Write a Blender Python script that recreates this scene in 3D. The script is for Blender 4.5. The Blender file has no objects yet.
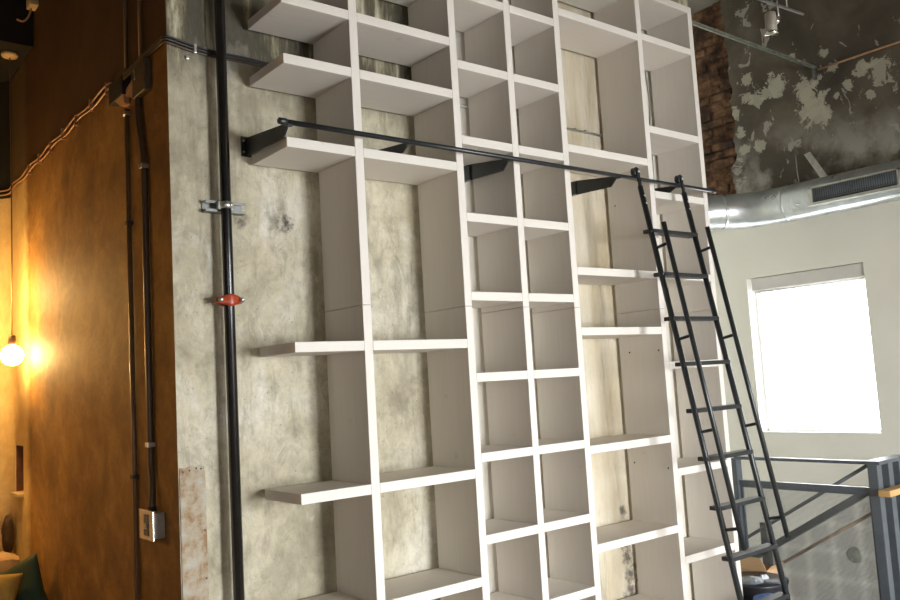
import bpy, bmesh, math, random
from mathutils import Vector, Matrix, Euler
random.seed(7)
sc = bpy.context.scene
COL = sc.collection
pi = math.pi

# ------------------------------------------------------------------ materials
def new_mat(name):
    m = bpy.data.materials.new(name); m.use_nodes = True
    nt = m.node_tree
    return m, nt, nt.nodes['Principled BSDF']
def nd(nt, t, **kw):
    n = nt.nodes.new(t)
    for k, v in kw.items(): setattr(n, k, v)
    return n
def coords(nt, scale=(1, 1, 1), loc=(0, 0, 0)):
    tc = nd(nt, 'ShaderNodeTexCoord'); mp = nd(nt, 'ShaderNodeMapping')
    mp.inputs['Scale'].default_value = scale; mp.inputs['Location'].default_value = loc
    nt.links.new(tc.outputs['Object'], mp.inputs['Vector'])
    return mp.outputs['Vector']
def noise(nt, vec, scale, detail=4, rough=.55, dist=0):
    n = nd(nt, 'ShaderNodeTexNoise')
    n.inputs['Scale'].default_value = scale; n.inputs['Detail'].default_value = detail
    n.inputs['Roughness'].default_value = rough; n.inputs['Distortion'].default_value = dist
    nt.links.new(vec, n.inputs['Vector'])
    return n.outputs['Fac']
def ramp(nt, fac, stops):
    r = nd(nt, 'ShaderNodeValToRGB')
    e = r.color_ramp.elements
    while len(e) < len(stops): e.new(.5)
    for i, (p, c) in enumerate(stops):
        e[i].position = p
        if not isinstance(c, (tuple, list)): c = (c, c, c)
        e[i].color = (*c, 1)
    nt.links.new(fac, r.inputs['Fac'])
    return r.outputs['Color']
def mix(nt, fac, a, b, mode='MIX'):
    n = nd(nt, 'ShaderNodeMix', data_type='RGBA', blend_type=mode)
    for sock, v in ((n.inputs[0], fac), (n.inputs[6], a), (n.inputs[7], b)):
        if isinstance(v, (int, float)): sock.default_value = v
        elif isinstance(v, (tuple, list)): sock.default_value = (*v, 1)
        else: nt.links.new(v, sock)
    return n.outputs[2]
def math_(nt, op, a, b=0, clamp=False):
    n = nd(nt, 'ShaderNodeMath', operation=op, use_clamp=clamp)
    for s, v in ((n.inputs[0], a), (n.inputs[1], b)):
        if isinstance(v, (int, float)): s.default_value = v
        else: nt.links.new(v, s)
    return n.outputs[0]
def bump(nt, p, h, strength=.3, dist=.01):
    b = nd(nt, 'ShaderNodeBump')
    b.inputs['Strength'].default_value = strength; b.inputs['Distance'].default_value = dist
    nt.links.new(h, b.inputs['Height']); nt.links.new(b.outputs['Normal'], p.inputs['Normal'])
def blot(nt, vec, centre, radius, ragged):
    """1 at a mark's centre, 0 beyond its ragged rim (object space)"""
    d = nd(nt, 'ShaderNodeVectorMath', operation='DISTANCE'); nt.links.new(vec, d.inputs[0])
    d.inputs[1].default_value = centre
    a = math_(nt, 'DIVIDE', d.outputs['Value'], radius)
    a = math_(nt, 'ADD', a, math_(nt, 'MULTIPLY', math_(nt, 'SUBTRACT', ragged, .5), 1.6))
    return math_(nt, 'SUBTRACT', 1.2, a, clamp=True)

def simple(name, col, rough=.5, metal=0, var=.12, nscale=12, bmp=0, spec=None):
    m, nt, p = new_mat(name)
    v = coords(nt); f = noise(nt, v, nscale, 4)
    lo = tuple(max(0, c*(1-var)) for c in col); hi = tuple(min(1, c*(1+var)) for c in col)
    nt.links.new(ramp(nt, f, [(.3, lo), (.7, hi)]), p.inputs['Base Color'])
    p.inputs['Roughness'].default_value = rough; p.inputs['Metallic'].default_value = metal
    if spec is not None: p.inputs['Specular IOR Level'].default_value = spec
    if bmp: bump(nt, p, noise(nt, v, nscale*4, 5), bmp, .004)
    return m

def board(name, scale):
    m, nt, p = new_mat(name)
    v = coords(nt, scale)
    g = noise(nt, v, 7, 6, .6, .6)
    base = ramp(nt, g, [(.25, (.655, .605, .54)), (.5, (.675, .63, .57)), (.75, (.69, .65, .595))])
    w = coords(nt)
    k = noise(nt, w, 16, 2, .4)
    knot = ramp(nt, k, [(.73, 0.), (.80, 1.)])
    c = mix(nt, math_(nt, 'MULTIPLY', knot, .35), base, (.50, .36, .24))
    nt.links.new(c, p.inputs['Base Color'])
    p.inputs['Roughness'].default_value = .6
    bump(nt, p, g, .06, .002)
    return m

M = {}
M['board_v'] = board('whitewashed_board_upright', (9, 9, .5))
M['board_h'] = board('whitewashed_board_shelf', (.6, 9, 9))

def concrete_pillar():
    m, nt, p = new_mat('raw_concrete')
    v = coords(nt)
    big = noise(nt, v, 1.6, 6, .6, .4)
    fine = noise(nt, v, 22, 6, .65)
    st = noise(nt, coords(nt, (6, 6, .8)), 1.9, 9, .72, .5)
    sep = nd(nt, 'ShaderNodeSeparateXYZ'); nt.links.new(v, sep.inputs[0])
    mid = noise(nt, coords(nt, (1, 1, .6)), 5, 8, .68, .5)
    c = ramp(nt, big, [(.30, (.33, .29, .20)), (.5, (.52, .465, .335)), (.68, (.66, .61, .49))])
    c = mix(nt, math_(nt, 'MULTIPLY', ramp(nt, mid, [(.36, 1.), (.52, 0.)]), .55), c, (.27, .235, .165))
    c = mix(nt, math_(nt, 'MULTIPLY', ramp(nt, mid, [(.55, 0.), (.68, 1.)]), .5), c, (.74, .72, .66))
    c = mix(nt, math_(nt, 'MULTIPLY', ramp(nt, fine, [(.30, 1.), (.55, 0.)]), .35), c, (.22, .195, .14))
    pit = noise(nt, v, 75, 3, .6)
    c = mix(nt, math_(nt, 'MULTIPLY', ramp(nt, pit, [(.26, 1.), (.34, 0.)]), .7), c, (.12, .10, .07))
    f2 = noise(nt, coords(nt, (1, 1, .45)), 13, 9, .78, .8)
    c = mix(nt, math_(nt, 'MULTIPLY', ramp(nt, f2, [(.36, 1.), (.50, 0.)]), .5), c, (.20, .175, .115))
    c = mix(nt, math_(nt, 'MULTIPLY', ramp(nt, f2, [(.58, 0.), (.70, 1.)]), .4), c, (.75, .71, .61))
    # water-streaked, unwashed concrete above the cable run
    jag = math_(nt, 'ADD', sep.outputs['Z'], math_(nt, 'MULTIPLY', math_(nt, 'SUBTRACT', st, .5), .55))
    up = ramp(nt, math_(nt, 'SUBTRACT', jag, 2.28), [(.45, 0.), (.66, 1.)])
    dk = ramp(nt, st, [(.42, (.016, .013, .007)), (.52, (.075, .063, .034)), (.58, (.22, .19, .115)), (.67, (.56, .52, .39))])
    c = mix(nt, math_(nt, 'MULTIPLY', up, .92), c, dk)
    # tan formwork tint between the right-hand bays
    tan = ramp(nt, math_(nt, 'SUBTRACT', sep.outputs['X'], 2.80), [(.05, 0.), (.3, 1.), (.70, 1.), (.95, .3)])
    tc = ramp(nt, noise(nt, coords(nt, (3, 3, .7)), 2.2, 5), [(.3, (.46, .36, .22)), (.5, (.58, .50, .37)), (.7, (.70, .64, .53))])
    c = mix(nt, math_(nt, 'MULTIPLY', tan, .8), c, tc)
    xs = math_(nt, 'SUBTRACT', sep.outputs['X'], 2.0)
    for lo, hi in ((.27, .93), (1.57, 2.10)):
        band = math_(nt, 'MULTIPLY', math_(nt, 'GREATER_THAN', xs, lo), math_(nt, 'LESS_THAN', xs, hi))
        c = mix(nt, math_(nt, 'MULTIPLY', band, .75), c, (.74, .69, .61))
    # streaks
    c = mix(nt, math_(nt, 'MULTIPLY', ramp(nt, st, [(.28, 1.), (.46, 0.)]), .55), c, (.19, .165, .11))
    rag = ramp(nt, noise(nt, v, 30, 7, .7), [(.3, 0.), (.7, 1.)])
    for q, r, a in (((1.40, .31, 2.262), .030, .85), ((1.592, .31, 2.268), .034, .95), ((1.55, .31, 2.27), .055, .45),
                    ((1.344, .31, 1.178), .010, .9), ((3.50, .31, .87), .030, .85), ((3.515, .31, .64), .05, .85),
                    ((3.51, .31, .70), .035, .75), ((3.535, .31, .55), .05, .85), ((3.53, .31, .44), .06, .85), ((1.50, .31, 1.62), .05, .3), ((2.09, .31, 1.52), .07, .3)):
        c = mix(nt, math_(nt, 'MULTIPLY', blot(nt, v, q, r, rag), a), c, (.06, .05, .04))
    nt.links.new(c, p.inputs['Base Color'])
    p.inputs['Roughness'].default_value = .85
    bump(nt, p, math_(nt, 'ADD', fine, f2), .5, .008)
    return m
M['concrete'] = concrete_pillar()

def brown_plaster():
    m, nt, p = new_mat('brown_stained_plaster')
    v = coords(nt)
    a = noise(nt, coords(nt, (1.2, .7, .8)), 2.2, 8, .68, .6)
    b = noise(nt, coords(nt, (2, 1.0, 1.1)), 4.5, 8, .72, .4)
    d = noise(nt, coords(nt, (1, .4, .8)), 26, 6, .7)
    sep = nd(nt, 'ShaderNodeSeparateXYZ'); nt.links.new(v, sep.inputs[0])
    c = ramp(nt, a, [(.32, (.10, .045, .008)), (.5, (.22, .108, .021)), (.68, (.36, .20, .05))])
    c = mix(nt, .45, c, ramp(nt, b, [(.34, (.08, .036, .008)), (.5, (.21, .10, .022)), (.66, (.42, .24, .07))]))
    c = mix(nt, math_(nt, 'MULTIPLY', ramp(nt, d, [(.3, 1.), (.5, 0.)]), .35), c, (.10, .05, .018))
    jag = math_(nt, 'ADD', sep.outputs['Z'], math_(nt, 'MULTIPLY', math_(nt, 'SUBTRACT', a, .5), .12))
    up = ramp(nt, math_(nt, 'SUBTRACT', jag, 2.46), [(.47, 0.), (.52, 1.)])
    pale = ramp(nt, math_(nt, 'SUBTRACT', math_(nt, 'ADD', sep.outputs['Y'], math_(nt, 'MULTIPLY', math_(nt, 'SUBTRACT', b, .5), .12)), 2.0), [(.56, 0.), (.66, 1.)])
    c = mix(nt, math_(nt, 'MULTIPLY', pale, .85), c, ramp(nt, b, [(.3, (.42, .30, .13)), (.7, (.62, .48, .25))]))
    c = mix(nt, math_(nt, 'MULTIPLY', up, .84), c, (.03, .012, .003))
    nt.links.new(c, p.inputs['Base Color'])
    p.inputs['Roughness'].default_value = .7
    bump(nt, p, math_(nt, 'ADD', b, d), .35, .006)
    return m
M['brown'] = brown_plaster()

def dark_plaster():
    m, nt, p = new_mat('peeling_dark_plaster')
    v = coords(nt)
    a = noise(nt, v, 1.7, 7, .6, .3)
    f = noise(nt, v, 24, 5, .6)
    c = ramp(nt, a, [(.3, (.034, .026, .016)), (.5, (.08, .064, .042)), (.72, (.16, .137, .098))])
    c = mix(nt, math_(nt, 'MULTIPLY', f, .4), c, (.06, .053, .042))
    pz = noise(nt, coords(nt, (1, 1, .8), (3.1, 1.7, .4)), 6.5, 7, .62, .8)
    chip = ramp(nt, pz, [(.60, 0.), (.615, 1.)])
    c = mix(nt, math_(nt, 'MULTIPLY', chip, .75), c, (.34, .32, .27))
    cl = noise(nt, coords(nt, (1, 1, 1), (.6, 4.4, 2.0)), 2.2, 6, .6, .2)
    sep = nd(nt, 'ShaderNodeSeparateXYZ'); nt.links.new(v, sep.inputs[0])
    low = ramp(nt, math_(nt, 'SUBTRACT', sep.outputs['Z'], 2.7), [(.35, 1.), (.75, 0.)])
    c = mix(nt, math_(nt, 'MULTIPLY', math_(nt, 'MULTIPLY', ramp(nt, cl, [(.48, 0.), (.62, 1.)]), low), .75), c, (.42, .40, .35))
    rag = noise(nt, v, 11, 9, .75, .6)
    for q, r in (((5.99, 0.6, 3.75), 0.0810), ((5.99, 0.57, 3.72), 0.0756), ((5.99, 0.68, 3.69), 0.0648), ((5.99, 0.76, 3.66), 0.0648), ((5.99, 0.368, 3.634), 0.0918), ((5.99, 0.35, 3.55), 0.0918), ((5.99, 0.328, 3.48), 0.1080), ((5.99, 0.3, 3.4), 0.0972), ((5.99, 0.22, 3.42), 0.0540), ((5.99, 0.3, 3.66), 0.0540), ((5.99, 0.15, 3.72), 0.0432), ((5.99, -0.06, 3.64), 0.0756), ((5.99, -0.18, 3.6), 0.1080), ((5.99, 0.05, 3.56), 0.0432), ((5.99, -0.09, 3.44), 0.0378), ((5.99, 0.14, 3.51), 0.0324), ((5.99, -0.22, 3.02), 0.0324), ((5.99, 0.84, 3.85), 0.0540), ((5.99, 0.97, 3.6), 0.0540), ((5.99, 0.93, 3.45), 0.0486), ((5.99, 0.9, 3.3), 0.0540), ((5.99, 0.78, 3.3), 0.0540), ((5.99, 0.85, 3.7), 0.0486), ((5.99, 0.45, 3.9), 0.0324), ((5.99, 0.2, 3.85), 0.0432)):
        b = ramp(nt, blot(nt, v, q, r, ramp(nt, rag, [(.32, 0.), (.68, 1.)])), [(.30, 0.), (.36, 1.)])
        c = mix(nt, math_(nt, 'MULTIPLY', b, .8), c, (.38, .36, .28))
    nt.links.new(c, p.inputs['Base Color']); p.inputs['Roughness'].default_value = .8
    bump(nt, p, math_(nt, 'ADD', chip, f), .4, .008)
    return m
M['dark_plaster'] = dark_plaster()

def brick():
    m, nt, p = new_mat('old_rough_brick')
    v = coords(nt)
    a = noise(nt, v, 7, 6, .65)
    c = ramp(nt, a, [(.30, (.014, .009, .006)), (.45, (.085, .040, .018)), (.58, (.22, .11, .05)), (.72, (.32, .22, .13))])
    nt.links.new(c, p.inputs['Base Color']); p.inputs['Roughness'].default_value = .95
    bump(nt, p, noise(nt, v, 22, 8, .75), 1.0, .05)
    return m
M['brick'] = brick()
M['drywall'] = simple('painted_drywall', (.74, .72, .64), .8, 0, .03, 2)
M['white_paint'] = simple('white_wall_paint', (.72, .70, .66), .8, 0, .04, 2)
M['black_paint'] = simple('black_painted_ceiling', (.005, .004, .003), .9, 0, .2, 4)
M['grey_ceiling'] = simple('grey_plaster_ceiling', (.16, .145, .12), .9, 0, .3, 3)
M['floor'] = simple('worn_timber_floor', (.36, .29, .22), .5, 0, .2, 5)
M['black_steel'] = simple('satin_black_steel', (.016, .019, .021), .32, 0, .2, 30)
M['black_pipe'] = simple('black_painted_pipe', (.008, .0075, .007), .24, 0, .3, 14, .06)
M['grey_steel'] = simple('grey_painted_steel', (.095, .11, .125), .35, .1, .1, 20)
M['dark_rail'] = simple('dark_grey_steel', (.10, .105, .105), .45, .1, .12, 10)
M['rusty'] = simple('rusted_steel', (.36, .25, .17), .7, .1, .4, 18)
M['zinc'] = simple('zinc_plated_steel', (.60, .60, .57), .35, .9, .15, 25)
M['dull_zinc'] = simple('weathered_zinc', (.38, .40, .33), .5, .6, .25, 25)
M['red'] = simple('red_enamel_coupling', (.34, .045, .014), .35, 0, .15, 15)
M['conduit'] = simple('brown_painted_conduit', (.15, .085, .04), .35, .1, .2, 9)
M['conduit_dark'] = simple('dark_brown_conduit', (.07, .042, .022), .4, .1, .2, 9)
M['cable'] = simple('black_cable', (.02, .018, .016), .45, 0, .2, 20)
M['copper'] = simple('copper_brown_tube', (.42, .24, .13), .4, .2, .2, 12)
M['cream'] = simple('cream_enamel', (.55, .42, .25), .5, 0, .1, 8)
M['gal_box'] = simple('galvanised_box', (.30, .27, .22), .55, .15, .2, 18)
M['cover'] = simple('brushed_cover_plate', (.62, .60, .57), .22, .9, .1, 30)
M['trunk'] = simple('olive_brown_box', (.075, .055, .03), .55, 0, .3, 12)
M['black_box'] = simple('sooty_black_box', (.012, .009, .006), .8, 0, .3, 12)
M['dark_box'] = simple('dark_junction_box', (.035, .028, .02), .6, .1, .3, 12)
M['tan'] = simple('tan_upholstery', (.48, .33, .18), .85, 0, .1, 20)
M['sofa_dark'] = simple('black_sofa_leather', (.012, .011, .010), .5, 0, .2, 10)
M['green'] = simple('dark_green_velvet', (.022, .055, .030), .7, 0, .25, 6)
M['yellow'] = simple('mustard_cloth', (.50, .34, .08), .85, 0, .2, 14, .3)
M['dark_wood'] = simple('dark_red_wood', (.09, .028, .012), .6, 0, .3, 12)
M['wood_rail'] = simple('honey_oak', (.60, .36, .14), .45, 0, .15, 10)
M['cardboard'] = simple('brown_cardboard', (.55, .36, .20), .85, 0, .06, 10)
M['bin'] = simple('black_bin_plastic', (.018, .018, .022), .4, 0, .2, 12)
M['paper'] = simple('crumpled_paper', (.62, .64, .66), .8, 0, .15, 12, .3)
M['grey_bag'] = simple('grey_plastic_film', (.17, .19, .21), .3, 0, .3, 12, .3)
M['blue'] = simple('blue_cloth', (.07, .16, .42), .8, 0, .25, 10, .3)
M['blind'] = simple('roller_blind_fabric', (.62, .60, .56), .8, 0, .04, 6)
M['win_frame'] = simple('white_window_frame', (.82, .82, .80), .5, 0, .03, 6)
M['channel'] = simple('grey_zinc_channel', (.24, .24, .225), .4, .5, .15, 25)
M['dark_louvre'] = simple('grey_louvre', (.16, .18, .19), .5, .3, .15, 25)
M['chrome'] = simple('polished_chrome', (.75, .74, .70), .15, 1, .05, 10)
M['patch'] = None

def patch_mat():
    m, nt, p = new_mat('rust_stained_plate')
    v = coords(nt)
    a = noise(nt, v, 13, 6, .65)
    c = ramp(nt, a, [(.36, (.40, .375, .32)), (.50, (.35, .28, .19)), (.61, (.24, .14, .065)), (.75, (.15, .085, .045))])
    nt.links.new(c, p.inputs['Base Color']); p.inputs['Roughness'].default_value = .75
    bump(nt, p, a, .2, .004)
    return m
M['patch'] = patch_mat()

def galvanised():
    m, nt, p = new_mat('galvanised_duct')
    v = coords(nt)
    a = noise(nt, v, 9, 4, .6)
    nt.links.new(ramp(nt, a, [(.3, (.50, .54, .55)), (.7, (.68, .72, .72))]), p.inputs['Base Color'])
    p.inputs['Metallic'].default_value = .85
    nt.links.new(ramp(nt, a, [(.3, .26), (.7, .40)]), p.inputs['Roughness'])
    bump(nt, p, noise(nt, v, 5, 3), .12, .02)
    return m
M['duct'] = galvanised()

def emit(name, col, strength):
    m, nt, p = new_mat(name)
    p.inputs['Base Color'].default_value = (*col, 1)
    p.inputs['Emission Color'].default_value = (*col, 1); p.inputs['Emission Strength'].default_value = strength
    return m
M['bulb'] = emit('glowing_globe', (1, .60, .20), 190)
M['spot_glow'] = emit('lit_spot_lens', (1, .95, .85), 1.6)

def glass():
    m, nt, p = new_mat('clear_window_glass')
    p.inputs['Base Color'].default_value = (1, 1, 1, 1); p.inputs['Roughness'].default_value = 0
    p.inputs['Transmission Weight'].default_value = 1; p.inputs['IOR'].default_value = 1.01
    return m
M['glass'] = glass()

# ------------------------------------------------------------------ mesh helpers
def root_of(o):
    while o.parent: o = o.parent
    return o
class MB:
    def __init__(s): s.bm = bmesh.new()
    def box(s, x0, x1, y0, y1, z0, z1, bev=0, rot=None, piv=None):
        b = bmesh.new()
        bmesh.ops.create_cube(b, size=1)
        for v in b.verts:
            v.co = Vector(((x0+x1)/2+v.co.x*(x1-x0), (y0+y1)/2+v.co.y*(y1-y0), (z0+z1)/2+v.co.z*(z1-z0)))
        if bev: bmesh.ops.bevel(b, geom=b.edges[:], offset=bev, segments=2, affect='EDGES', profile=.5)
        if rot is not None:
            c = Vector(piv) if piv else Vector(((x0+x1)/2, (y0+y1)/2, (z0+z1)/2))
            for v in b.verts: v.co = c + rot @ (v.co-c)
        s.add(b); return s
    def add(s, b):
        me = bpy.data.meshes.new('t'); b.to_mesh(me); b.free(); s.bm.from_mesh(me); bpy.data.meshes.remove(me)
    def tube(s, pts, r, n=12, caps=True, smooth_path=0):
        pts = [Vector(p) for p in pts]
        for _ in range(smooth_path):
            q = [pts[0]]
            for a, b in zip(pts, pts[1:]): q += [a*.75+b*.25, a*.25+b*.75]
            pts = q+[pts[-1]]
        rs = r if isinstance(r, (list, tuple)) else [r]*len(pts)
        b = bmesh.new(); rings = []
        t0 = (pts[1]-pts[0]).normalized()
        nrm = t0.orthogonal().normalized()
        for i, p in enumerate(pts):
            t = (pts[min(i+1, len(pts)-1)]-pts[max(i-1, 0)]).normalized()
            nrm = (nrm - t*nrm.dot(t)).normalized(); bi = t.cross(nrm)
            rings.append([b.verts.new(p+(nrm*math.cos(2*pi*k/n)+bi*math.sin(2*pi*k/n))*rs[i]) for k in range(n)])
        for A, B in zip(rings, rings[1:]):
            for k in range(n):
                f = b.faces.new((A[k], A[(k+1) % n], B[(k+1) % n], B[k])); f.smooth = True
        if caps: b.faces.new(rings[0][::-1]); b.faces.new(rings[-1])
        s.add(b); return s
    def lathe(s, c, axis, prof, n=24):
        """prof: (distance along axis, radius) pairs"""
        c = Vector(c); a = Vector(axis).normalized()
        return s.tube([c+a*h for h, _ in prof], [max(r, 1e-4) for _, r in prof], n)
    def prism(s, poly, vec):
        b = bmesh.new(); vec = Vector(vec)
        A = [b.verts.new(Vector(p)) for p in poly]; B = [b.verts.new(Vector(p)+vec) for p in poly]
        b.faces.new(A); b.faces.new(B[::-1]); n = len(A)
        for k in range(n): b.faces.new((A[(k+1) % n], A[k], B[k], B[(k+1) % n]))
        bmesh.ops.recalc_face_normals(b, faces=b.faces[:])
        s.add(b); return s
    def grid(s, fn, nu, nv, closed_u=False):
        b = bmesh.new()
        V = [[b.verts.new(Vector(fn(i/nu, j/nv))) for j in range(nv+1)] for i in range(nu if closed_u else nu+1)]
        for i in range(nu):
            for j in range(nv):
                i2 = (i+1) % nu if closed_u else i+1
                f = b.faces.new((V[i][j], V[i2][j], V[i2][j+1], V[i][j+1])); f.smooth = True
        bmesh.ops.recalc_face_normals(b, faces=b.faces[:])
        s.add(b); return s
    def build(s, name, mat, parent=None, smooth=False):
        me = bpy.data.meshes.new(name)
        off = root_of(parent).location if parent else Vector((0, 0, 0))
        for v in s.bm.verts: v.co -= off
        s.bm.to_mesh(me); s.bm.free()
        if mat: me.materials.append(mat)
        o = bpy.data.objects.new(name, me); COL.objects.link(o)
        if parent: o.parent = parent
        return o
def tag(o, label, cat, group=None, kind=None):
    o['label'] = label; o['category'] = cat
    if group: o['group'] = group
    if kind: o['kind'] = kind
    return o
def thing(name, loc, label, cat, group=None):
    o = bpy.data.objects.new(name, None); o.location = loc; o.empty_display_size = .1
    COL.objects.link(o); return tag(o, label, cat, group)
def struct(name, mb, mat, label, cat, parent=None):
    o = mb.build(name, mat, parent)
    if not parent: o['kind'] = 'structure'; o['label'] = label; o['category'] = cat
    return o
def modify(o, t, **kw):
    m = o.modifiers.new(t.lower(), t)
    for k, v in kw.items(): setattr(m, k, v)
    return m

# ------------------------------------------------------------------ setting
XW = 5.95          # drywall face of the window wall
XC = 1.125         # left face of the concrete pier
struct('floor', MB().box(-4.2, 4.75, -5.7, 3.3, -.2, 0).box(4.75, 6.2, -5.7, -.45, -.2, 0), M['floor'], 'timber floor of the loft', 'floor')
struct('ceiling', MB().box(-4.2, 6.2, -5.7, 3.3, 4.6, 4.75), M['grey_ceiling'], 'high grey plaster ceiling of the loft', 'ceiling')
struct('ceiling_soffit', MB().box(-4.2, 1.12, 2.38, 3.07, 3.655, 4.6), M['black_paint'], 'black lowered soffit above the lamp corner', 'ceiling')
struct('wall_back', MB().box(XC+.0004, 4.50, .31, .60, 0, 4.6), M['concrete'], 'raw streaked concrete wall behind the bookcase', 'wall')
struct('wall_stair', MB().box(1.4, 6.2, 3.02, 3.2, -2.6, 4.6).box(4.4, 4.5, .6, 3.02, -2.6, 4.6), M['drywall'], 'pale wall at the far end of the stairwell', 'wall')

# side wall: straight, then a rounded inner corner into the lamp wall; a niche is left open
def side_wall():
    R_ = .12; yc = 2.955
    path = [(XC, .3102), (XC, 1.0), (XC, 1.7), (XC, 2.745), (XC, yc)]
    for k in range(1, 11):
        a = k/10*pi/2
        path.append((XC-R_+R_*math.cos(a), yc+R_*math.sin(a)))
    path += [(.4, yc+R_), (-1.5, yc+R_), (-4.2, yc+R_)]
    zs = [0, .5, 1.10, 1.375, 2.0, 2.9, 3.0, 3.655, 4.6]
    b = bmesh.new(); n = len(path)
    V = [[b.verts.new((x, y, z)) for z in zs] for x, y in path]
    def nrm(i):
        a = Vector(path[max(i-1, 0)]); c = Vector(path[min(i+1, n-1)]); d = (c-a).normalized()
        return Vector((d.y, -d.x, 0))
    ni = (3, 4)           # path span of the niche
    for i in range(n-1):
        for j in range(len(zs)-1):
            if j == 2 and ni[0] <= i < ni[1]: continue
            f = b.faces.new((V[i][j], V[i+1][j], V[i+1][j+1], V[i][j+1])); f.smooth = True
    # recess
    idx = range(ni[0], ni[1]+1)
    D = {(i, j): b.verts.new(V[i][j].co + nrm(i)*.20) for i in idx for j in (2, 3)}
    for i in range(ni[0], ni[1]):
        b.faces.new((D[i, 2], D[i+1, 2], D[i+1, 3], D[i, 3]))
        b.faces.new((V[i][2], V[i+1][2], D[i+1, 2], D[i, 2])); b.faces.new((V[i][3], V[i+1][3], D[i+1, 3], D[i, 3]))
    for i in ni: b.faces.new((V[i][2], V[i][3], D[i, 3], D[i, 2]))
    bmesh.ops.recalc_face_normals(b, faces=b.faces[:])
    m = MB(); m.add(b)
    return m, path, ni, nrm
m, wpath, ni, wn = side_wall()
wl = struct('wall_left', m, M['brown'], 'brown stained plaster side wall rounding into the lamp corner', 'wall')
wl.data.materials.append(M['black_paint'])
for f in wl.data.polygons:
    c = f.center
    if c.z > 2.95 and c.y > 2.97: f.material_index = 1
    elif c.z > 3.655 and c.y > 2.7: f.material_index = 1
# dark back board and ledge of the niche
def niche_strip(z0, z1, off0, off1, ext=0):
    mb = MB()
    poly = [(wpath[i][0]+wn(i).x*off0, wpath[i][1]+wn(i).y*off0, z0) for i in range(ni[0]-ext, ni[1]+1+ext)]
    poly += [(wpath[i][0]+wn(i).x*off1, wpath[i][1]+wn(i).y*off1, z0) for i in range(ni[1]+ext, ni[0]-1-ext, -1)]
    return mb.prism(poly, (0, 0, z1-z0))
nb = MB().box(1.128, 1.318, 2.940, 2.9545, 1.102, 1.373, .001).build('niche_board', M['dark_wood'])
tag(nb, 'dark red board lining the far side of the small wall niche', 'board')
nl = niche_strip(1.083, 1.0995, -.03, .11, 0).build('niche_ledge', M['cream'])
tag(nl, 'thin pale ledge at the foot of the wall niche', 'ledge')

# window wall
WY0, WY1, WZ0, WZ1 = .06, .975, 1.07, 2.268
mb = MB()
mb.box(XW, 6.15, -5.7, WY0, -2.6, 2.80).box(XW, 6.15, WY1, 3.1, -2.6, 2.80)
mb.box(XW, 6.15, WY0, WY1, -2.6, WZ0).box(XW, 6.15, WY0, WY1, WZ1, 2.80)
struct('wall_right', mb, M['drywall'], 'pale drywall of the window wall', 'wall')
mb = MB()
edge = [(2.80, 1.03), (2.95, 1.03), (3.16, 1.045), (3.28, .985), (3.36, .99), (3.56, .985), (3.76, .985), (4.10, .985), (4.6, 1.0)]
ys = []
for k in range(61):
    z = 2.80+k*.03
    for (za, ya), (zb, yb) in zip(edge, edge[1:]):
        if za <= z <= zb+1e-6: y = ya+(yb-ya)*(z-za)/(zb-za)
    ys.append((y+random.uniform(-.010, .010)+.008*math.sin(k*.7), z))
poly = [(5.99, -5.7, 2.80)]+[(5.99, y, z) for y, z in ys]+[(5.99, -5.7, 4.6)]
mb.prism(poly, (.12, 0, 0))
struct('wall_right_plaster', mb, M['dark_plaster'], 'dark peeling plaster of the upper window wall', 'wall')
mb = MB(); row = 0; z = 2.80
while z < 4.58:
    y = .80 - (.11 if row % 2 else 0)
    while y < 1.9:
        d = random.uniform(-.014, .016)
        if 3.20 < z < 3.36: d -= .05
        if not (3.09 < z+.03 < 3.16 and y < 1.14 < y+.22):
            mb.box(6.055+d, 6.2, y, y+.205+random.uniform(-.006, .004), z, z+.062+random.uniform(-.006, .002), .006,
                   Matrix.Rotation(random.uniform(-.03, .03), 3, 'X'))
        y += .215
    z += .07; row += 1
mb.box(6.068, 6.25, .7, 2.0, 2.8, 4.6)
struct('wall_right_brick', mb, M['brick'], 'strip of broken bare brick beside the peeling plaster', 'wall')

# walls out of frame, with tall street windows; the left one added for fill
mb = MB()
WF = -5.4
wins = [(2.35, 3.35), (4.5, 5.7), (-2.4, -1.2)]
segs = [(-4.2, -2.4), (-1.2, 2.35), (3.35, 4.5), (5.7, 6.2)]
for a, b in segs: mb.box(a, b, WF-.2, WF, 0, 4.6)
for a, b in wins: mb.box(a, b, WF-.2, WF, 0, .35).box(a, b, WF-.2, WF, 2.05, 4.6)
struct('wall_front', mb, M['grey_ceiling'], 'grey wall behind the viewer with tall windows', 'wall')
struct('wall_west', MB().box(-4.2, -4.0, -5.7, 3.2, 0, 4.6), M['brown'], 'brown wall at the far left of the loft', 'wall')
for k, (a, b) in enumerate(wins):
    f = MB()
    for x in (a, b-.05, (a+b)/2-.02): f.box(x, x+.05, WF-.19, WF-.13, .35, 2.05)
    for zz in (.35, 1.2, 2.0): f.box(a, b, WF-.18, WF-.14, zz, zz+.05)
    o = struct(f'window_{k+2}', f, M['win_frame'], 'white framed street window behind the viewer', 'window')

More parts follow.
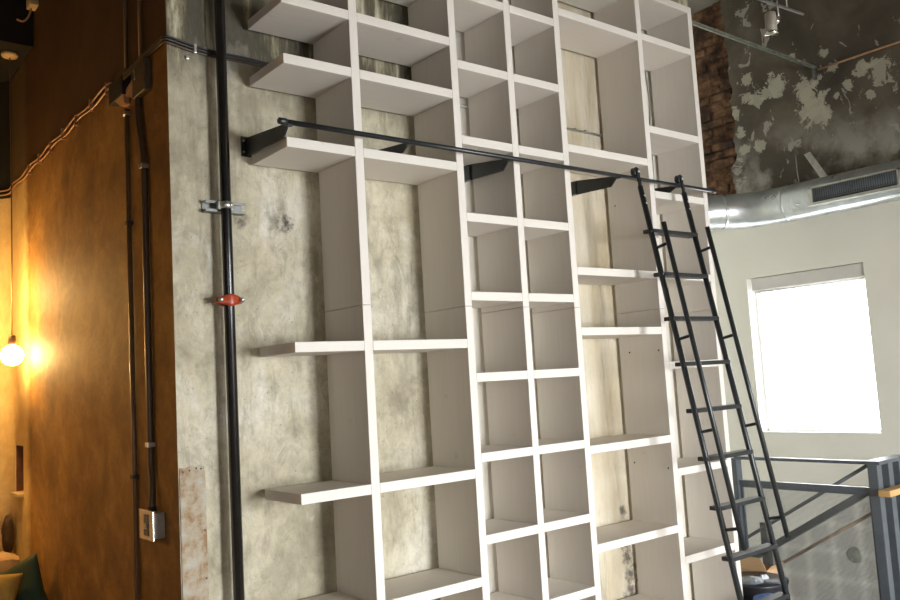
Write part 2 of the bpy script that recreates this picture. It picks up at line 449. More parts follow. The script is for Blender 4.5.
# window in view
w1 = thing('window_1', (6.05, (WY0+WY1)/2, WZ0), 'small bright overexposed window in the pale right wall', 'window')
w1['kind'] = 'structure'
f = MB()
t = .018
f.box(6.05, 6.10, WY0, WY0+t, WZ0, WZ1).box(6.05, 6.10, WY1-t, WY1, WZ0, WZ1).box(6.05, 6.10, WY0, WY1, WZ0, WZ0+t).box(6.05, 6.10, WY0, WY1, WZ1-t, WZ1)
f.box(6.065, 6.085, .835, .842, WZ0+t, WZ1-t)
f.build('window_frame', M['win_frame'], w1)
MB().box(6.072, 6.078, WY0+t, WY1-t, WZ0+t, WZ1-t).build('pane', M['glass'], w1)
MB().box(5.951, 6.05, WY0+.001, WY1-.001, WZ0+.0005, WZ0+.008, .002).build('window_sill', M['win_frame'], w1)
bl = thing('roller_blind', (6.0, (WY0+WY1)/2, WZ1-.10), 'pale rolled-up roller blind across the top of the bright window', 'blind')
MB().box(5.962, 6.03, WY0+.004, WY1-.03, WZ1-.10, WZ1-.004, .004).build('cassette', M['blind'], bl)
MB().tube([(5.995, WY0+.01, WZ1-.11), (5.995, WY1-.035, WZ1-.11)], .009).build('bottom_bar', M['win_frame'], bl)

# ------------------------------------------------------------------ bookcase
bc = thing('bookcase', (2.75, .146, 0), 'tall whitewashed timber bookcase of open bays covering the concrete wall', 'bookcase')
TH = .038; YD = .2865; SEAM = 1.912; TOP = 3.63
UX = [1.7592, 2.2672, 2.6007, 2.9302, 3.5682, 4.0400]
def b_(name, mat, x0, x1, z0, z1): return MB().box(x0, x1, 0, YD, z0, z1, .0018).build(name, mat, bc)
for x in UX:
    b_('upright', M['board_v'], x-TH/2, x+TH/2, 0, SEAM-.0008)
    b_('upright', M['board_v'], x-TH/2, x+TH/2, SEAM+.0008, TOP-TH/2)
E0 = 1.446
rows0 = [.06, .42, .786, 1.219, 1.756, 2.511, 2.829, 3.063, 3.35]
rows1 = [.06, .42, .786, 1.219, 1.756, 2.511, 2.829, 3.063, 3.35]
rows2 = [.06, .30, .622, .946, 1.28, 1.612, 1.956, 2.296, 2.634, 2.971, 3.30]
rows4 = [.06, .42, .801, 1.249, 1.80, 2.088, 2.684, 3.365]
rows5 = [.06, .25, .638, 1.076, 1.619, 2.087, 2.517, 2.869, 3.378]
g = TH/2+.0005
for z in rows0: b_('shelf', M['board_h'], E0, UX[0]-g, z-TH/2, z+TH/2)
for (i, rows) in ((0, rows1), (1, rows2), (2, rows2), (3, rows4), (4, rows5)):
    for z in rows: b_('shelf', M['board_h'], UX[i]+g, UX[i+1]-g, z-TH/2, z+TH/2)
b_('top_board', M['board_h'], UX[0]-TH/2, UX[-1]+TH/2, TOP-TH/2, TOP+TH/2)
# screw heads in the side panels
for x, y, z in ((3.549, .22, 1.70), (3.549, .03, 1.70), (3.549, .20, 2.78), (3.549, .245, 1.12), (3.549, .03, 1.10), (3.549, .25, .72), (3.549, .24, 2.50)):
    MB().lathe((x, y, z), (-1, 0, 0), [(0, .005), (.0012, .004)], 10).build('screw', M['dark_box'], bc)

# ------------------------------------------------------------------ ladder rail with brackets
RZ, RY = 2.566, -.052
rl = thing('ladder_rail', (2.7, RY, RZ), 'long thin black rail running across the front of the bookcase', 'rail')
MB().tube([(1.41, RY, RZ), (4.040, RY, RZ)], .0100, 14).build('bar', M['black_steel'], rl)
for x0, x1 in ((1.388, 1.422), (4.02, 4.056)):
    MB().tube([(x0, RY, RZ), (x0+.004, RY, RZ), (x1-.004, RY, RZ), (x1, RY, RZ)], [.010, .0128, .0128, .010], 14).build('end_cap', M['black_steel'], rl)
for x in (1.463, 2.51, 3.24):
    MB().tube([(x+.06, RY, RZ), (x+.063, RY, RZ)], .0095, 14).build('joint_ring', M['zinc'], rl)
for x, zb, yb in ((1.431, 2.519, .304), (1.965, 2.532, .304), (2.51, 2.519, .215), (3.235, 2.519, .225), (3.715, 2.538, .304)):
    br = MB()
    t = .006
    prof = [(yb, 2.602), (yb, max(zb, 2.528)), (-.004, zb), (-.046, 2.557), (-.040, 2.5585), (-.028, 2.568)]
    br.prism([(x-t/2, y, z) for y, z in prof], (t, 0, 0))
    if yb < .3: br.box(x-.012, x+.012, yb, .3035, 2.53, 2.60, .001)
    o = br.build('bracket', M['black_steel'], rl)
    MB().box(x-.022, x+.020, .303, .3095, 2.528, 2.608, .001).build('wall_plate', M['black_steel'], o)
    for dz in (2.546, 2.590):
        MB().lathe((x-.012, .3035, dz), (0, -1, 0), [(0, .0045), (.003, .004), (.004, .002)], 10).build('screw', M['zinc'], o)
    MB().box(x-.012, x+.012, RY-.010, RY+.012, RZ-.014, RZ-.0075, .001).build('saddle', M['black_steel'], o)

# ------------------------------------------------------------------ ladder
K = .186
def LY(z): return -.076-(2.52-z)*K
XL_, XR_ = 3.372, 3.732
ld = thing('library_ladder', (3.55, LY(0), 0), 'black steel library ladder hooked on the rail and leaning on the bookcase', 'ladder')
nn = Vector((0, -1, K)).normalized()
for x in (XL_, XR_):
    MB().tube([(x, LY(2.52), 2.52), (x, LY(0), 0.0)], .0136, 14).build('stile', M['black_steel'], ld)
    top = Vector((x, LY(2.30), 2.30))+nn*.083; bot = Vector((x, LY(.765), .765))+nn*.083
    h = MB().tube([top, bot], .0118, 14).build('handrail', M['black_steel'], ld)
    for z in (2.195, 1.738, 1.298, .858):
        a = Vector((x, LY(z), z))
        MB().tube([a+nn*.006, a+nn*.080], .0078, 10).build('standoff', M['black_steel'], ld)
    # hook with roller on the rail
    hk = MB()
    hk.box(x-.009, x+.009, LY(2.52)-.004, LY(2.52)+.006, 2.49, 2.560, .002)
    hk.box(x-.010, x+.010, RY-.022, RY-.014, 2.545, 2.607, .002)
    o = hk.build('hook', M['black_steel'], ld)
    MB().lathe((x, RY-.014, 2.599), (0, 1, 0), [(0, .020), (.004, .0245), (.008, .0225), (.020, .0225), (.024, .0245), (.028, .020)], 24).build('roller', M['black_steel'], o)
    MB().lathe((x, RY-.022, 2.599), (0, -1, 0), [(0, .008), (.004, .008), (.006, .005)], 12).build('axle_bolt', M['zinc'], o)
    for z in (2.47, 2.43):
        MB().lathe((x, LY(z)-.0115, z), (0, -1, 0), [(0, .006), (.004, .006), (.005, .003)], 10).build('bolt', M['zinc'], o)
    MB().lathe((x, LY(0), 0), (0, 0, 1), [(0, .019), (.028, .019), (.032, .016)], 16).build('rubber_foot', M['bin'], ld)
for k in range(11):
    z = 2.287-.2221*k
    y = LY(z)
    MB().box(3.362, 3.740, y-.016, y+.042, z-.011, z+.009, .003).build('tread', M['black_steel'], ld)

# ------------------------------------------------------------------ standpipe
sp = thing('standpipe', (1.30, .22, 0), 'black vertical standpipe in front of the concrete edge left of the bookcase', 'pipe')
MB().tube([(1.312, .247, 0), (1.312, .247, 4.6)], .0198, 24).build('pipe', M['black_pipe'], sp)
cp = MB()
def coup(u, v):
    a = u*2*pi
    # oval bolted collar
    rx = .0295+.0245*abs(math.cos(a))**5; ry = .0305
    w = (0, .55, 1, 1, .55, 0)
    vv = [-.022, -.021, -.012, .012, .021, .022]; rr = [.70, .94, 1, 1, .94, .70]
    j = min(5, int(round(v*5)))
    return (1.312+rx*rr[j]*math.cos(a), .247+ry*rr[j]*math.sin(a), 1.950+vv[j]*(1.05-.55*abs(math.cos(a))**3))
cp.grid(coup, 40, 5, True)
c0 = cp.build('coupling', M['red'], sp)
for sx in (-1, 1):
    MB().lathe((1.312+sx*.0415, .229, 1.950), (0, -1, 0), [(0, .010), (.007, .010), (.0075, .006), (.013, .006), (.014, .003)], 6).build('bolt', M['zinc'], c0)
sb = thing('strut_bracket', (1.32, .30, 2.31), 'galvanised strut channel and clamp holding the black standpipe to the wall', 'bracket')
ch = MB()
ch.box(1.242, 1.402, .270, .308, 2.2885, 2.2925).box(1.242, 1.402, .270, .308, 2.3275, 2.3315).box(1.242, 1.402, .304, .3085, 2.2885, 2.3315)
ch.box(1.242, 1.402, .270, .273, 2.2925, 2.299).box(1.242, 1.402, .270, .273, 2.321, 2.3275)
ch.build('channel', M['channel'], sb)
cl = MB()
def clamp(u, v):
    a = -.15*pi+u*1.3*pi
    return (1.312+.0222*math.cos(a+pi), .247+.0222*math.sin(a+pi), 2.297+v*.026)
cl.grid(clamp, 24, 1)
cl.box(1.285, 1.291, .250, .268, 2.297, 2.323).box(1.333, 1.339, .250, .268, 2.297, 2.323)
c1 = cl.build('clamp', M['zinc'], sb); modify(c1, 'SOLIDIFY', thickness=.0025, offset=0)
MB().lathe((1.325, .2275, 2.31), (.3, -1, 0), [(0, .009), (.006, .009), (.007, .005)], 8).build('bolt', M['zinc'], c1)

# rust-stained plate on the pier's corner
pt = thing('corner_plate', (1.17, .305, .9), 'rust-stained pale plate fixed to the lower left edge of the concrete', 'plate')
pts = [(1.129, 0), (1.2235, 0), (1.2235, 1.32), (1.219, 1.335), (1.221, 1.347), (1.205, 1.353), (1.19, 1.349), (1.17, 1.352), (1.150, 1.347), (1.129, 1.350)]
MB().prism([(x, .3045, z) for x, z in pts], (0, .005, 0)).build('plate', M['patch'], pt)
for x, z in ((1.14, 1.335), (1.165, 1.338), (1.208, 1.34), (1.216, 1.12), (1.217, .95), (1.19, 1.343)):
    MB().lathe((x, .3045, z), (0, -1, 0), [(0, .0035), (.002, .0025)], 8).build('nail', M['dark_box'], pt)

# ------------------------------------------------------------------ conduits on the brown side wall
cA = thing('conduit', (XC-.012, .745, 0), 'thin brown vertical conduit on the brown wall, farther from the concrete edge', 'conduit')
MB().tube([(XC-.012, .745, 0), (XC-.012, .745, 2.80)], .0100, 12).build('pipe', M['conduit'], cA)
MB().tube([(XC-.012, .735, 2.97), (XC-.012, .735, 4.6)], .0085, 12).build('pipe', M['conduit_dark'], cA)
for z in (2.78, 2.32, 1.3): MB().box(XC-.026, XC-.0005, .728, .762, z-.008, z+.008, .002).build('strap', M['zinc' if z > 2.7 else 'dark_box'], cA)
cB = thing('conduit', (XC-.012, .548, 0), 'dark vertical conduit running down to the grey electrical box', 'conduit')
MB().tube([(XC-.014, .60, 2.80), (XC-.014, .598, 2.72), (XC-.014, .575, 2.64), (XC-.014, .545, 2.56), (XC-.014, .545, 2.4), (XC-.014, .548, 1.55), (XC-.014, .548, 1.35), (XC-.018, .525, 1.28), (XC-.024, .518, 1.20)], .0130, 12, smooth_path=2).build('pipe', M['conduit_dark'], cB)
MB().tube([(XC-.012, .562, 2.95), (XC-.012, .562, 4.6)], .0080, 12).build('pipe', M['conduit'], cB)
for z in (2.51, 1.43): MB().box(XC-.030, XC-.0005, .530, .566, z-.009, z+.009, .002).build('strap', M['zinc'], cB)

# electrical box
eb = thing('electrical_box', (XC-.025, .515, 1.085), 'small grey metal electrical box with bright cover on brown wall', 'electrical box')
MB().box(XC-.042, XC-.0005, .452, .580, 1.092, 1.186, .003).build('body', M['gal_box'], eb)
cv = MB().box(XC-.049, XC-.0425, .444, .590, 1.084, 1.194, .002).build('cover', M['cover'], eb)
MB().box(XC-.0515, XC-.0492, .487, .535, 1.10, 1.178, .001).build('switch_plate', M['dark_rail'], cv)
MB().box(XC-.058, XC-.0515, .500, .522, 1.126, 1.146, .002).build('toggle', M['cream'], cv)
MB().tube([(XC-.024, .518, 1.186), (XC-.024, .518, 1.203)], .017, 12).build('conduit_nut', M['dark_box'], eb)

# junction boxes at the head of the conduits
jb = thing('junction_box', (XC-.03, .80, 2.80), 'dark junction box on brown wall where the copper tubes end', 'junction box')
MB().box(XC-.040, XC-.0005, .715, .89, 2.852, 2.935, .004).build('body', M['black_box'], jb)
MB().prism([(XC-.036, .715, 2.851), (XC-.036, .82, 2.851), (XC-.024, .78, 2.82), (XC-.024, .735, 2.82)], (.023, 0, 0)).build('hub', M['copper'], jb)
tb = thing('trunking_box', (XC-.02, .53, 2.79), 'upright grey trunking box beside the concrete edge under the cables', 'junction box')
MB().box(XC-.030, XC-.0005, .478, .620, 2.80, 2.93, .004).build('body', M['trunk'], tb)
MB().box(XC-.0325, XC-.0302, .575, .59, 2.87, 2.91, .001).build('latch', M['zinc'], tb)
MB().prism([(XC-.028, .622, 2.885), (XC-.028, .70, 2.866), (XC-.028, .70, 2.835), (XC-.028, .622, 2.85)], (.024, 0, 0)).build('elbow', M['copper'], tb)

# copper tubes running back along the brown wall into the corner
ct = thing('copper_tubes', (XC-.015, 1.8, 2.95), 'pair of thin copper-brown tubes clipped along the brown wall at height', 'tubes')
def run(dz, ph):
    pts = []
    for k in range(31):
        y = .95+k*(2.93-.95)/30
        pts.append((XC-.013, y, 2.962+dz+.008*math.sin(k*.9+ph)-.02*(k/30)**2))
    for k in range(1, 9):
        a = k/8*pi/2
        pts.append((XC-.12+.107*math.cos(a), 2.955+.107*math.sin(a), 2.935+dz-.008*math.sin(a)))
    pts.append((.2, 3.062, 2.92+dz)); pts.append((-1, 3.062, 2.92+dz))
    return pts
MB().tube(run(.017, 0), .0045, 8).build('tube', M['copper'], ct)
MB().tube(run(-.010, 1.3), .0045, 8).build('tube', M['copper'], ct)
for k in range(7):
    y = 1.0+k*.245
    MB().box(XC-.021, XC-.0005, y-.005, y+.005, 2.938-.012*(k/6)**2, 2.994-.012*(k/6)**2, .002).build('clip', M['copper'], ct)

# cables crossing from the brown wall over the edge of the concrete
cb = thing('cable_bundle', (1.2, .30, 2.92), 'bundle of black cables bending round the concrete edge toward the bookcase', 'cable')
for dz, dy, r, mm in ((0, 0, .0052, 'cable'), (-.012, .002, .0045, 'conduit_dark'), (.011, -.002, .0045, 'cable')):
    MB().tube([(XC-.036, .70, 2.92+dz), (XC-.022, .63, 2.935+dz), (XC-.014, .52, 2.948+dz), (XC-.012, .38, 2.942+dz), (XC-.016, .305+dy, 2.940+dz), (XC-.006, .292+dy, 2.938+dz), (1.17, .298+dy, 2.932+dz),
               (1.235, .300+dy, 2.924+dz), (1.32, .300+dy, 2.918+dz*.8), (1.42, .301+dy, 2.922+dz*.8), (1.56, .302, 2.918+dz*.7), (2.05, .302, 2.915+dz*.7)], r, 8, smooth_path=2).build('cable', M[mm], cb)
MB().box(1.195, 1.208, .300, .3095, 2.878, 2.892, .002).build('clip', M['zinc'], cb)
MB().box(1.225, 1.236, .293, .3095, 2.906, 2.942, .002).build('clip', M['zinc'], cb)

# conduit behind the shelves, and a thin cable in the last bay
wc = thing('wall_conduit', (3.0, .302, 2.915), 'thin silver conduit on the wall seen through the bookcase bays', 'conduit')
MB().tube([(2.30, .3015, 2.918), (3.60, .3015, 2.908)], .0068, 10).build('tube', M['zinc'], wc)
for x in (2.592, 2.915, 3.34, 3.42): MB().tube([(x, .3015, 2.9165), (x+.014, .3015, 2.916)], .0078, 10).build('coupling', M['dull_zinc'], wc)
o = MB().tube([(3.985, .303, 3.5), (3.993, .303, 3.37), (4.012, .304, 3.24), (4.016, .304, 3.15), (3.996, .303, 3.04), (3.99, .303, 2.6)], .0045, 8, smooth_path=2).build('wall_cable', M['dull_zinc'])
tag(o, 'thin grey cable on the wall inside the rightmost upper bay', 'cable')

# ------------------------------------------------------------------ lamps in the corner
def pendant(x, y, ztop, zb, label):
    p = thing('pendant_lamp', (x, y, ztop), label, 'lamp', 'bare bulb pendants')
    MB().lathe((x, y, ztop), (0, 0, -1), [(0, .045), (.012, .046), (.022, .040), (.026, .012)], 24).build('ceiling_rose', M['cream'], p)
    MB().tube([(x, y, ztop-.02), (x+.004, y, (ztop+zb)/2), (x, y, zb+.11)], .0035, 8, smooth_path=2).build('cord', M['conduit'], p)
    MB().lathe((x, y, zb+.055), (0, 0, 1), [(0, .020), (.01, .022), (.055, .019), (.062, .008)], 18).build('socket', M['conduit_dark'], p)
    prof = [(-.058*math.cos(k/14*pi)*1.0, .058*math.sin(k/14*pi)) for k in range(15)]
    MB().lathe((x, y, zb), (0, 0, 1), prof, 24).build('bulb', M['bulb'], p)
pendant(1.030, 2.54, 3.652, 1.893, 'lit globe bulb hanging low on a long cord beside the brown wall')
pendant(.88, 2.54, 3.652, 2.245, 'lit globe bulb hanging higher at the left edge of the picture')
tc_ = thing('ceiling_cable', (1.10, 2.30, 3.80), 'pale loose cable end curling from the black ceiling corner', 'cable')
MB().tube([(1.10, 2.30, 3.87), (1.085, 2.30, 3.80), (1.055, 2.30, 3.755), (1.02, 2.30, 3.765)], .0055, 8, smooth_path=2).build('cable', M['copper'], tc_)
MB().box(1.075, 1.122, 2.24, 2.33, 3.845, 3.90, .004).build('clip_block', M['cream'], tc_)

# ------------------------------------------------------------------ sofa and cushions in the lamp corner
sf = thing('sofa', (.2, 2.25, 0), 'dark sofa with tan back below the lamp corner', 'sofa')
MB().box(-.8, 1.045, 1.75, 2.5, .08, .46, .04).build('base', M['sofa_dark'], sf)
MB().box(-.8, 1.045, 2.30, 2.56, .40, .83, .075).build('backrest', M['tan'], sf)
for x in (-.74, .98):
    for y in (1.82, 2.44): MB().box(x-.025, x+.025, y-.025, y+.025, 0, .09, .004).build('foot', M['dark_wood'], sf)
def cushion(mat, name, centre, size, thick, rot, label):
    mb = MB()
    def top(sgn):
        def fn(u, v):
            a, b = 2*u-1, 2*v-1
            e = (1-a*a)*(1-b*b)
            pin = 1-.10*(1-abs(a)*abs(b))*max(abs(a), abs(b))**2
            return (a*size/2*pin, b*size/2*pin, sgn*thick/2*max(e, 0)**.45 + .006*math.sin(9*a+4*b)*e)
        return fn
    mb.grid(top(1), 18, 18); mb.grid(top(-1), 18, 18)
    bmesh.ops.remove_doubles(mb.bm, verts=mb.bm.verts[:], dist=.0008)
    bmesh.ops.recalc_face_normals(mb.bm, faces=mb.bm.faces[:])
    R_ = rot.to_matrix()
    for v in mb.bm.verts: v.co = R_ @ v.co + Vector(centre)
    o = mb.build(name, mat)
    return tag(o, label, 'cushion')
cushion(M['green'], 'cushion', (.945, 2.06, .640), .36, .10, Euler((math.radians(84), math.radians(-22), math.radians(-48))), 'dark green cushion standing on its corner against the brown wall')
cushion(M['yellow'], 'cushion', (.80, 1.92, .70), .25, .10, Euler((math.radians(68), math.radians(8), math.radians(-20))), 'mustard yellow cushion lying left of the dark green one')

# small wall shelf with two dark bottles under the niche
ws = tag(MB().box(.75, 1.04, 2.92, 3.07, .940, .955, .003).build('wall_shelf', M['cream']), 'thin small shelf fixed in the lamp corner below the niche', 'shelf')
def bottle(x, y, z, h, label):
    tag(MB().lathe((x, y, z), (0, 0, 1), [(0, .026), (h*.55, .028), (h*.70, .012), (h*.97, .011), (h, .012)], 16).build('bottle', M['dark_wood']), label, 'bottle')
bottle(1.005, 2.96, .9555, .125, 'dark bottle standing on the small shelf in the lamp corner')

# ------------------------------------------------------------------ right wall services
dc = thing('air_duct', (5.75, 0, 2.75), 'round galvanised spiral air duct bending along the right wall', 'duct')
dr = .132; dz = 2.748
path = [(5.75, -3.2+k*.2, dz) for k in range(19)]     # to y = .4
dirv = Vector((-.78, .626, 0)).normalized()
r_b = .55; c0_ = Vector((5.75-r_b, .45, dz)); ang = math.atan2(.78, .626)
for k in range(0, 11):
    a = k/10*ang
    path.append((c0_.x+r_b*math.cos(a), c0_.y+r_b*math.sin(a), dz))
e = Vector(path[-1])
for k in range(1, 5): path.append(tuple(e+dirv*.17*k))
MB().tube(path, dr, 40).build('duct_run', M['duct'], dc)
# spiral lock seam
hel = []
for k in range(0, 900):
    s = k/899; y = -3.2+s*3.62; a = y/.105*2*pi
    hel.append((5.75+(dr+.0005)*math.cos(a), y, dz+(dr+.0005)*math.sin(a)))
MB().tube(hel, .0018, 5).build('spiral_seam', M['duct'], dc)
def ring_at(p, d, w=.024, rr=.0022):
    p = Vector(p); d = Vector(d).normalized()
    return MB().lathe(p-d*w/2, d, [(0, dr), (.002, dr+rr), (w-.002, dr+rr), (w, dr)], 40)
ring_at((5.75, .45, dz), (0, 1, 0)).build('collar', M['duct'], dc)
ring_at(e, dirv).build('collar', M['duct'], dc)
gm = thing_g = MB()
gy0, gy1, gz0, gz1, gx = -.385, .225, 2.676, 2.800, 5.600
gm.box(gx, gx+.06, gy0, gy1, gz1-.012, gz1).box(gx-.012, gx+.06, gy0, gy1, gz0-.006, gz0+.012).box(gx, gx+.06, gy0, gy0+.012, gz0, gz1).box(gx, gx+.06, gy1-.030, gy1, gz0, gz1)
vg = gm.build('vent_grille', M['zinc'], dc)
lv = MB()
n = 38
for k in range(n):
    y = gy0+.016+k*(gy1-.034-gy0-.016)/(n-1)
    lv.box(gx+.004, gx+.020, y-.0012, y+.0012, gz0+.012, gz1-.012, 0, Matrix.Rotation(.5, 3, 'Z'))
for k in range(1, 3):
    zz = gz0+k*(gz1-gz0)/3
    lv.box(gx+.020, gx+.024, gy0+.01, gy1-.03, zz-.0012, zz+.0012)
lv.build('louvres', M['dark_louvre'], vg)
MB().box(gx+.026, gx+.032, gy0+.01, gy1-.02, gz0+.01, gz1-.01).build('damper', M['dark_box'], vg)
st = MB().prism([(5.985, .425, 3.135), (5.985, .375, 3.145), (5.868, .185, 2.872), (5.868, .235, 2.862)], (-.004, 0, .002)).build('hanger_strap', M['zinc'], dc)
o = MB().tube([(5.982, .49, 3.15), (5.982, .49, 3.02), (5.975, .48, 2.93)], .004, 8).build('hanger_wire', M['dull_zinc'])
tag(o, 'short thin wire hanging on the dark plaster above the duct', 'wire')

sc_ = thing('strut_channel', (5.2, .27, 3.74), 'slotted green-grey strut channel spanning from bookcase top to the right wall', 'channel')
cm = MB(); x0, x1, y0, zc = 4.38, 5.985, .262, 3.758
cm.box(x0, x1, y0, y0+.004, zc-.011, zc-.005).box(x0, x1, y0, y0+.004, zc+.005, zc+.011)
k = x0
while k < x1:
    cm.box(k, min(k+.028, x1), y0, y0+.004, zc-.005, zc+.005); k += .075
cm.box(x0, x1, y0, y0+.016, zc+.009, zc+.011).box(x0, x1, y0, y0+.016, zc-.011, zc-.009)
cm.build('channel', M['dull_zinc'], sc_)
MB().box(5.952, 5.988, .266, .285, 3.665, 3.742, .003).build('end_bracket', M['dark_rail'], sc_)
MB().box(4.37, 4.43, .255, .309, zc+.016, zc+.028, .002).build('end_clip', M['zinc'], sc_)
o = MB().tube([(5.980, .255, 3.735), (5.980, -.2, 3.738), (5.980, -.9, 3.742), (5.980, -2.5, 3.745)], .0075, 10).build('wall_conduit', M['copper'])
tag(o, 'thin conduit rising along the dark plaster from the channel end', 'conduit')

tl = thing('track_light', (4.25, -.5, 3.49), 'silver cylinder spotlight hanging from a short white track', 'spotlight')
d = Vector((.9976, -.07, 0))
a = Vector((4.352, -.505, 3.483)); b = a-d*1.3
MB().tube([a, b], .0075, 4).build('track', M['zinc'], tl)
for s in (.15, 1.2):
    q = a-d*s; MB().tube([q+Vector((0, 0, .008)), Vector((q.x, q.y, 4.6))], .003, 8).build('hanger', M['zinc'], tl)
MB().tube([(4.093, -.5, 3.50), (4.095, -.5, 3.395)], .0042, 8).build('stem', M['zinc'], tl)
MB().lathe((4.10, -.5, 3.40), (-.55, .1, -.30), [(0, .014), (.006, .018), (.038, .018), (.044, .012)], 18).build('knuckle', M['chrome'], tl)
ax = Vector((-.03, 0, -1)).normalized()
hd = MB().lathe((4.012, -.5, 3.415), ax, [(0, .016), (.006, .027), (.022, .029), (.112, .029), (.114, .027)], 28).build('lamp_head', M['gal_box'], tl)
MB().lathe(Vector((4.012, -.5, 3.415))+ax*.108, ax, [(0, .0295), (.002, .034), (.014, .034), (.015, .029), (.009, .025)], 28).build('lens_ring', M['chrome'], hd)
MB().lathe(Vector((4.012, -.5, 3.415))+ax*.1145, ax, [(0, .024), (.001, .024)], 24).build('lens', M['spot_glow'], hd)

# ------------------------------------------------------------------ stair guard
XR0 = 4.70; YP = -.46; DZ = .012
sr = thing('stair_railing', (XR0, 0, 0), 'grey steel stair guard with triple post and wire mesh infill', 'railing')
MB().box(XR0-.02, XR0+.025, YP-.03, .395, 1.004+DZ, 1.022+DZ, .002).build('top_rail', M['grey_steel'], sr)
MB().box(XR0-.012, XR0+.018, YP, .385, .845+DZ, .878+DZ, .002).build('mid_rail', M['grey_steel'], sr)
MB().box(XR0-.03, 5.045, YP-.045, YP+.04, 1.004+DZ, 1.024+DZ, .002).build('post_cap', M['grey_steel'], sr)
for x in (4.70, 4.835, 4.965):
    MB().box(x-.024, x+.030, YP-.028, YP+.026, 0, 1.004+DZ, .003).build('post', M['grey_steel'], sr)
MB().box(XR0-.028, XR0+.03, .375, .43, 0, 1.022, .003).build('post', M['grey_steel'], sr)
fr = MB()
fr.box(XR0-.006, XR0+.006, YP+.03, .37, .06, .075).box(XR0-.006, XR0+.006, YP+.03, .37, .846, .858)
fr.box(XR0-.006, XR0+.006, YP+.026, YP+.04, .06, .858).box(XR0-.006, XR0+.006, .36, .375, .06, .858)
fm = fr.build('infill_frame', M['grey_steel'], sr)
ms = MB()
y = YP+.045
while y < .36: ms.box(XR0-.0005, XR0+.0005, y, y+.0011, .075, .846); y += .0068
z = .08
while z < .846: ms.box(XR0-.0016, XR0-.0005, YP+.04, .36, z, z+.0011); z += .0068
ms.build('wire_mesh', M['dark_rail'], fm)

# guard of the flight that goes down beyond
hr = thing('stair_handrail', (4.9, 0, 0), 'sloping dark grey guard rails of the flight descending beyond the mesh', 'railing')
def slope(x, ya, za, yb, zb, r, name, mat, w=None):
    A, B = Vector((x, ya, za)), Vector((x, yb, zb))
    if w: 
        poly = [A+Vector((0, 0, r)), B+Vector((0, 0, r)), B-Vector((0, 0, r)), A-Vector((0, 0, r))]
        return MB().prism(poly, (w, 0, 0)).build(name, M[mat], hr)
    return MB().tube([A, B], r, 10).build(name, M[mat], hr)
s_ = -.598
slope(4.90, -.35, .997, 1.30, .997+s_*1.65, .011, 'upper_rail', 'dark_rail')
slope(4.89, -.43, .905, 1.30, .905+s_*1.73, .024, 'handrail', 'dark_rail', .045)
slope(4.90, -.43, .775, 1.30, .775+s_*1.73, .010, 'lower_rail', 'rusty')
MB().box(4.89, 4.935, .345, .39, -.9, .60, .002).build('post', M['dark_rail'], hr)
m2 = MB(); y = -.42
while y < 1.25:
    zt = .905+s_*(y+.43)-.02; m2.box(4.9065, 4.9075, y, y+.0011, zt-1.1, zt); y += .0068
z = -.6
while z < .88:
    yt = -.42; ye = min(1.25, -.43+(z-.885)/s_)
    m2.box(4.9055, 4.9065, yt, max(ye, yt+.01), z, z+.0011); z += .0068
m2.build('wire_mesh', M['dark_rail'], hr)
# flight itself
stp = MB()
for k in range(12):
    y = -.40+k*.27; zt = -.17*(k+1)
    stp.box(4.78, 5.94, y, y+.29, zt-.04, zt)
    stp.box(4.78, 5.94, y+.27, y+.29, zt-.17, zt)
o = stp.build('stair_flight', M['dark_rail']); tag(o, 'grey flight of steps going down behind the guard', 'stairs'); o['kind'] = 'structure'

wh = thing('wood_handrail', (5.2, -.5, .86), 'honey-coloured wooden handrail board fixed to the triple post', 'handrail')
MB().box(4.652, 5.94, -.556, -.4905, .850, .885, .004).build('board', M['wood_rail'], wh)
MB().box(5.02, 5.94, -.45, -.39, .755, .785, .004).build('lower_board', M['wood_rail'], wh)
for x in (4.835, 4.965): MB().box(x-.015, x+.02, -.55, -.4885, .840, .8498, .001).build('bracket', M['black_steel'], wh)

rp = MB().lathe((XW-.001, .332, .223), (-1, 0, 0), [(0, .055), (.006, .055), (.010, .045)], 28).build('wall_plate', M['dull_zinc'])
tag(rp, 'round dark plate on the wall behind the wire mesh', 'plate')

# ------------------------------------------------------------------ things on the floor beside the ladder
def ring_bin(cx, cy):
    t = thing('waste_bin', (cx, cy, 0), 'round black waste bin behind the foot of the ladder', 'bin')
    mb = MB()
    prof = [(0, .145), (.004, .150), (.36, .172), (.385, .178), (.395, .182), (.402, .178), (.398, .170), (.36, .164), (.02, .142), (.018, .001)]
    mb.lathe((cx, cy, 0), (0, 0, 1), prof, 40); mb.build('bucket', M['bin'], t)
    return t
BX, BY = 4.31, .085
ring_bin(BX, BY)
def crumple(name, mat, c, r, sq, seed, label, cat):
    random.seed(seed); b = bmesh.new(); bmesh.ops.create_icosphere(b, subdivisions=3, radius=1)
    ph = [(Vector((random.uniform(-1, 1), random.uniform(-1, 1), random.uniform(-1, 1))).normalized(), random.uniform(2, 6), random.uniform(0, 6)) for _ in range(9)]
    for v in b.verts:
        n = v.co.normalized(); k = 1+sum(.055*abs(math.sin(f*n.dot(d)+p)) for d, f, p in ph)-.2
        v.co = Vector(c)+Vector((n.x*r*sq[0], n.y*r*sq[1], n.z*r*sq[2]))*k
    mb = MB(); mb.add(b); o = mb.build(name, mat); return tag(o, label, cat)
crumple('plastic_bag', M['grey_bag'], (BX-.055, BY-.01, .368), .085, (1, .9, .62), 3, 'crumpled grey plastic film on top in the black bin', 'bag')
crumple('paper_scrap', M['paper'], (BX+.045, BY-.03, .355), .055, (.7, .6, 1.1), 5, 'crumpled white paper standing up in the black bin', 'paper')
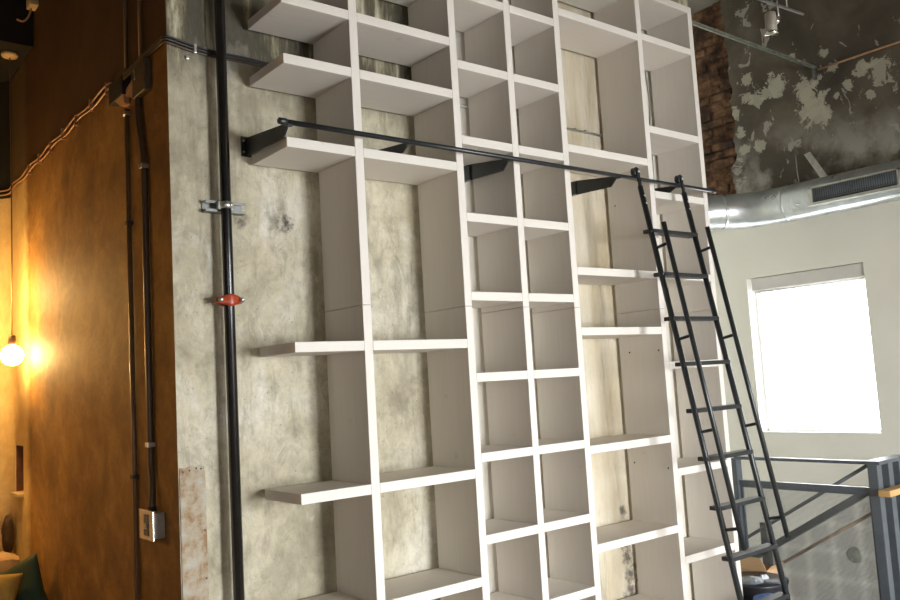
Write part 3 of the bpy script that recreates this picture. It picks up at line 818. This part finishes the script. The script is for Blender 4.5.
crumple('hanging_cloth', M['conduit_dark'], (1.078, 2.935, .85), .05, (.6, .7, 2.2), 11, 'dark cloth hanging below the small shelf in the lamp corner', 'cloth')
crumple('cloth', M['blue'], (4.045, -.16, .368), .085, (1.0, .9, .40), 8, 'crumpled blue cloth on the crate beside the bookcase end', 'cloth')
cr = thing('crate', (4.045, -.18, 0), 'low grey crate under the blue cloth beside the bookcase', 'crate')
MB().box(3.955, 4.135, -.31, -.05, 0, .330, .006).build('body', M['grey_bag'], cr)
MB().box(3.95, 4.14, -.315, -.045, .310, .335, .006).build('rim', M['bin'], cr)
cbx = thing('cardboard_box', (4.58, .22, 0), 'open brown cardboard box behind the black bin', 'box')
bx = MB(); X0, X1, Y0, Y1, H = 4.505, 4.655, .13, .345, .40
bx.box(X0, X1, Y0, Y0+.004, 0, H).box(X0, X1, Y1-.004, Y1, 0, H).box(X0, X0+.004, Y0, Y1, 0, H).box(X1-.004, X1, Y0, Y1, 0, H).box(X0, X1, Y0, Y1, 0, .004)
bx.build('carton', M['cardboard'], cbx)
MB().prism([(X0, Y0, H), (X0, Y1, H), (X0-.02, Y1, H+.075), (X0-.02, Y0+.02, H+.075)], (.004, 0, 0)).build('flap', M['cardboard'], cbx)
MB().prism([(X0, Y0, H), (X1, Y0, H), (X1, Y0-.03, H+.03), (X0+.01, Y0-.03, H+.03)], (0, .004, 0)).build('flap', M['cardboard'], cbx)

# ------------------------------------------------------------------ light
def area(name, loc, rot, sx, sy, power, col):
    l = bpy.data.lights.new(name, 'AREA'); l.shape = 'RECTANGLE'; l.size = sx; l.size_y = sy; l.energy = power; l.color = col
    o = bpy.data.objects.new(name, l); o.location = loc; o.rotation_euler = rot; COL.objects.link(o); return o
# daylight in the street windows behind the viewer; left one an added fill
for (a_, b_2), pw, tilt in zip(wins, (265, 35, 15), (.42, .42, .55)):
    l = area('window_daylight', ((a_+b_2)/2, WF-.25, 1.25), (pi/2-tilt, 0, 0), b_2-a_, 1.8, pw, (.93, .97, 1))
    l.data.spread = math.radians(125)
# added unseen warm fill lights: high behind the viewer, and left of the lamp corner
def point(name, loc, power, col, r=.06):
    l = bpy.data.lights.new(name, 'POINT'); l.energy = power; l.color = col; l.shadow_soft_size = r
    o = bpy.data.objects.new(name, l); o.location = loc; COL.objects.link(o); return o
point('loft_lamp', (3.2, -2.8, 4.2), 13, (1, .62, .26), .12)
point('corner_lamp', (-.7, 1.9, 1.7), 34, (1, .50, .12))
w = bpy.data.worlds.new('sky'); sc.world = w; w.use_nodes = True
w.node_tree.nodes['Background'].inputs[0].default_value = (.95, .98, 1, 1)
w.node_tree.nodes['Background'].inputs[1].default_value = 8

# ------------------------------------------------------------------ camera
yaw, pitch, roll = math.radians(38.76184), math.radians(5.552987), math.radians(-3.361677)
fwd = Vector((math.sin(yaw)*math.cos(pitch), math.cos(yaw)*math.cos(pitch), math.sin(pitch)))
r0 = Vector((math.cos(yaw), -math.sin(yaw), 0)); u0 = r0.cross(fwd)
rr = r0*math.cos(roll)+u0*math.sin(roll); uu = -r0*math.sin(roll)+u0*math.cos(roll)
cam = bpy.data.cameras.new('camera'); cam.sensor_width = 36; cam.lens = 841.884/900*36
co = bpy.data.objects.new('camera', cam); COL.objects.link(co)
co.matrix_world = Matrix(((rr.x, uu.x, -fwd.x, 0), (rr.y, uu.y, -fwd.y, -2.7), (rr.z, uu.z, -fwd.z, 1.6), (0, 0, 0, 1)))
sc.camera = co
vs = sc.view_settings
vs.view_transform = 'Standard'; vs.look = 'None'; vs.gamma = 1; vs.use_curve_mapping = False
vs.exposure = 0.0
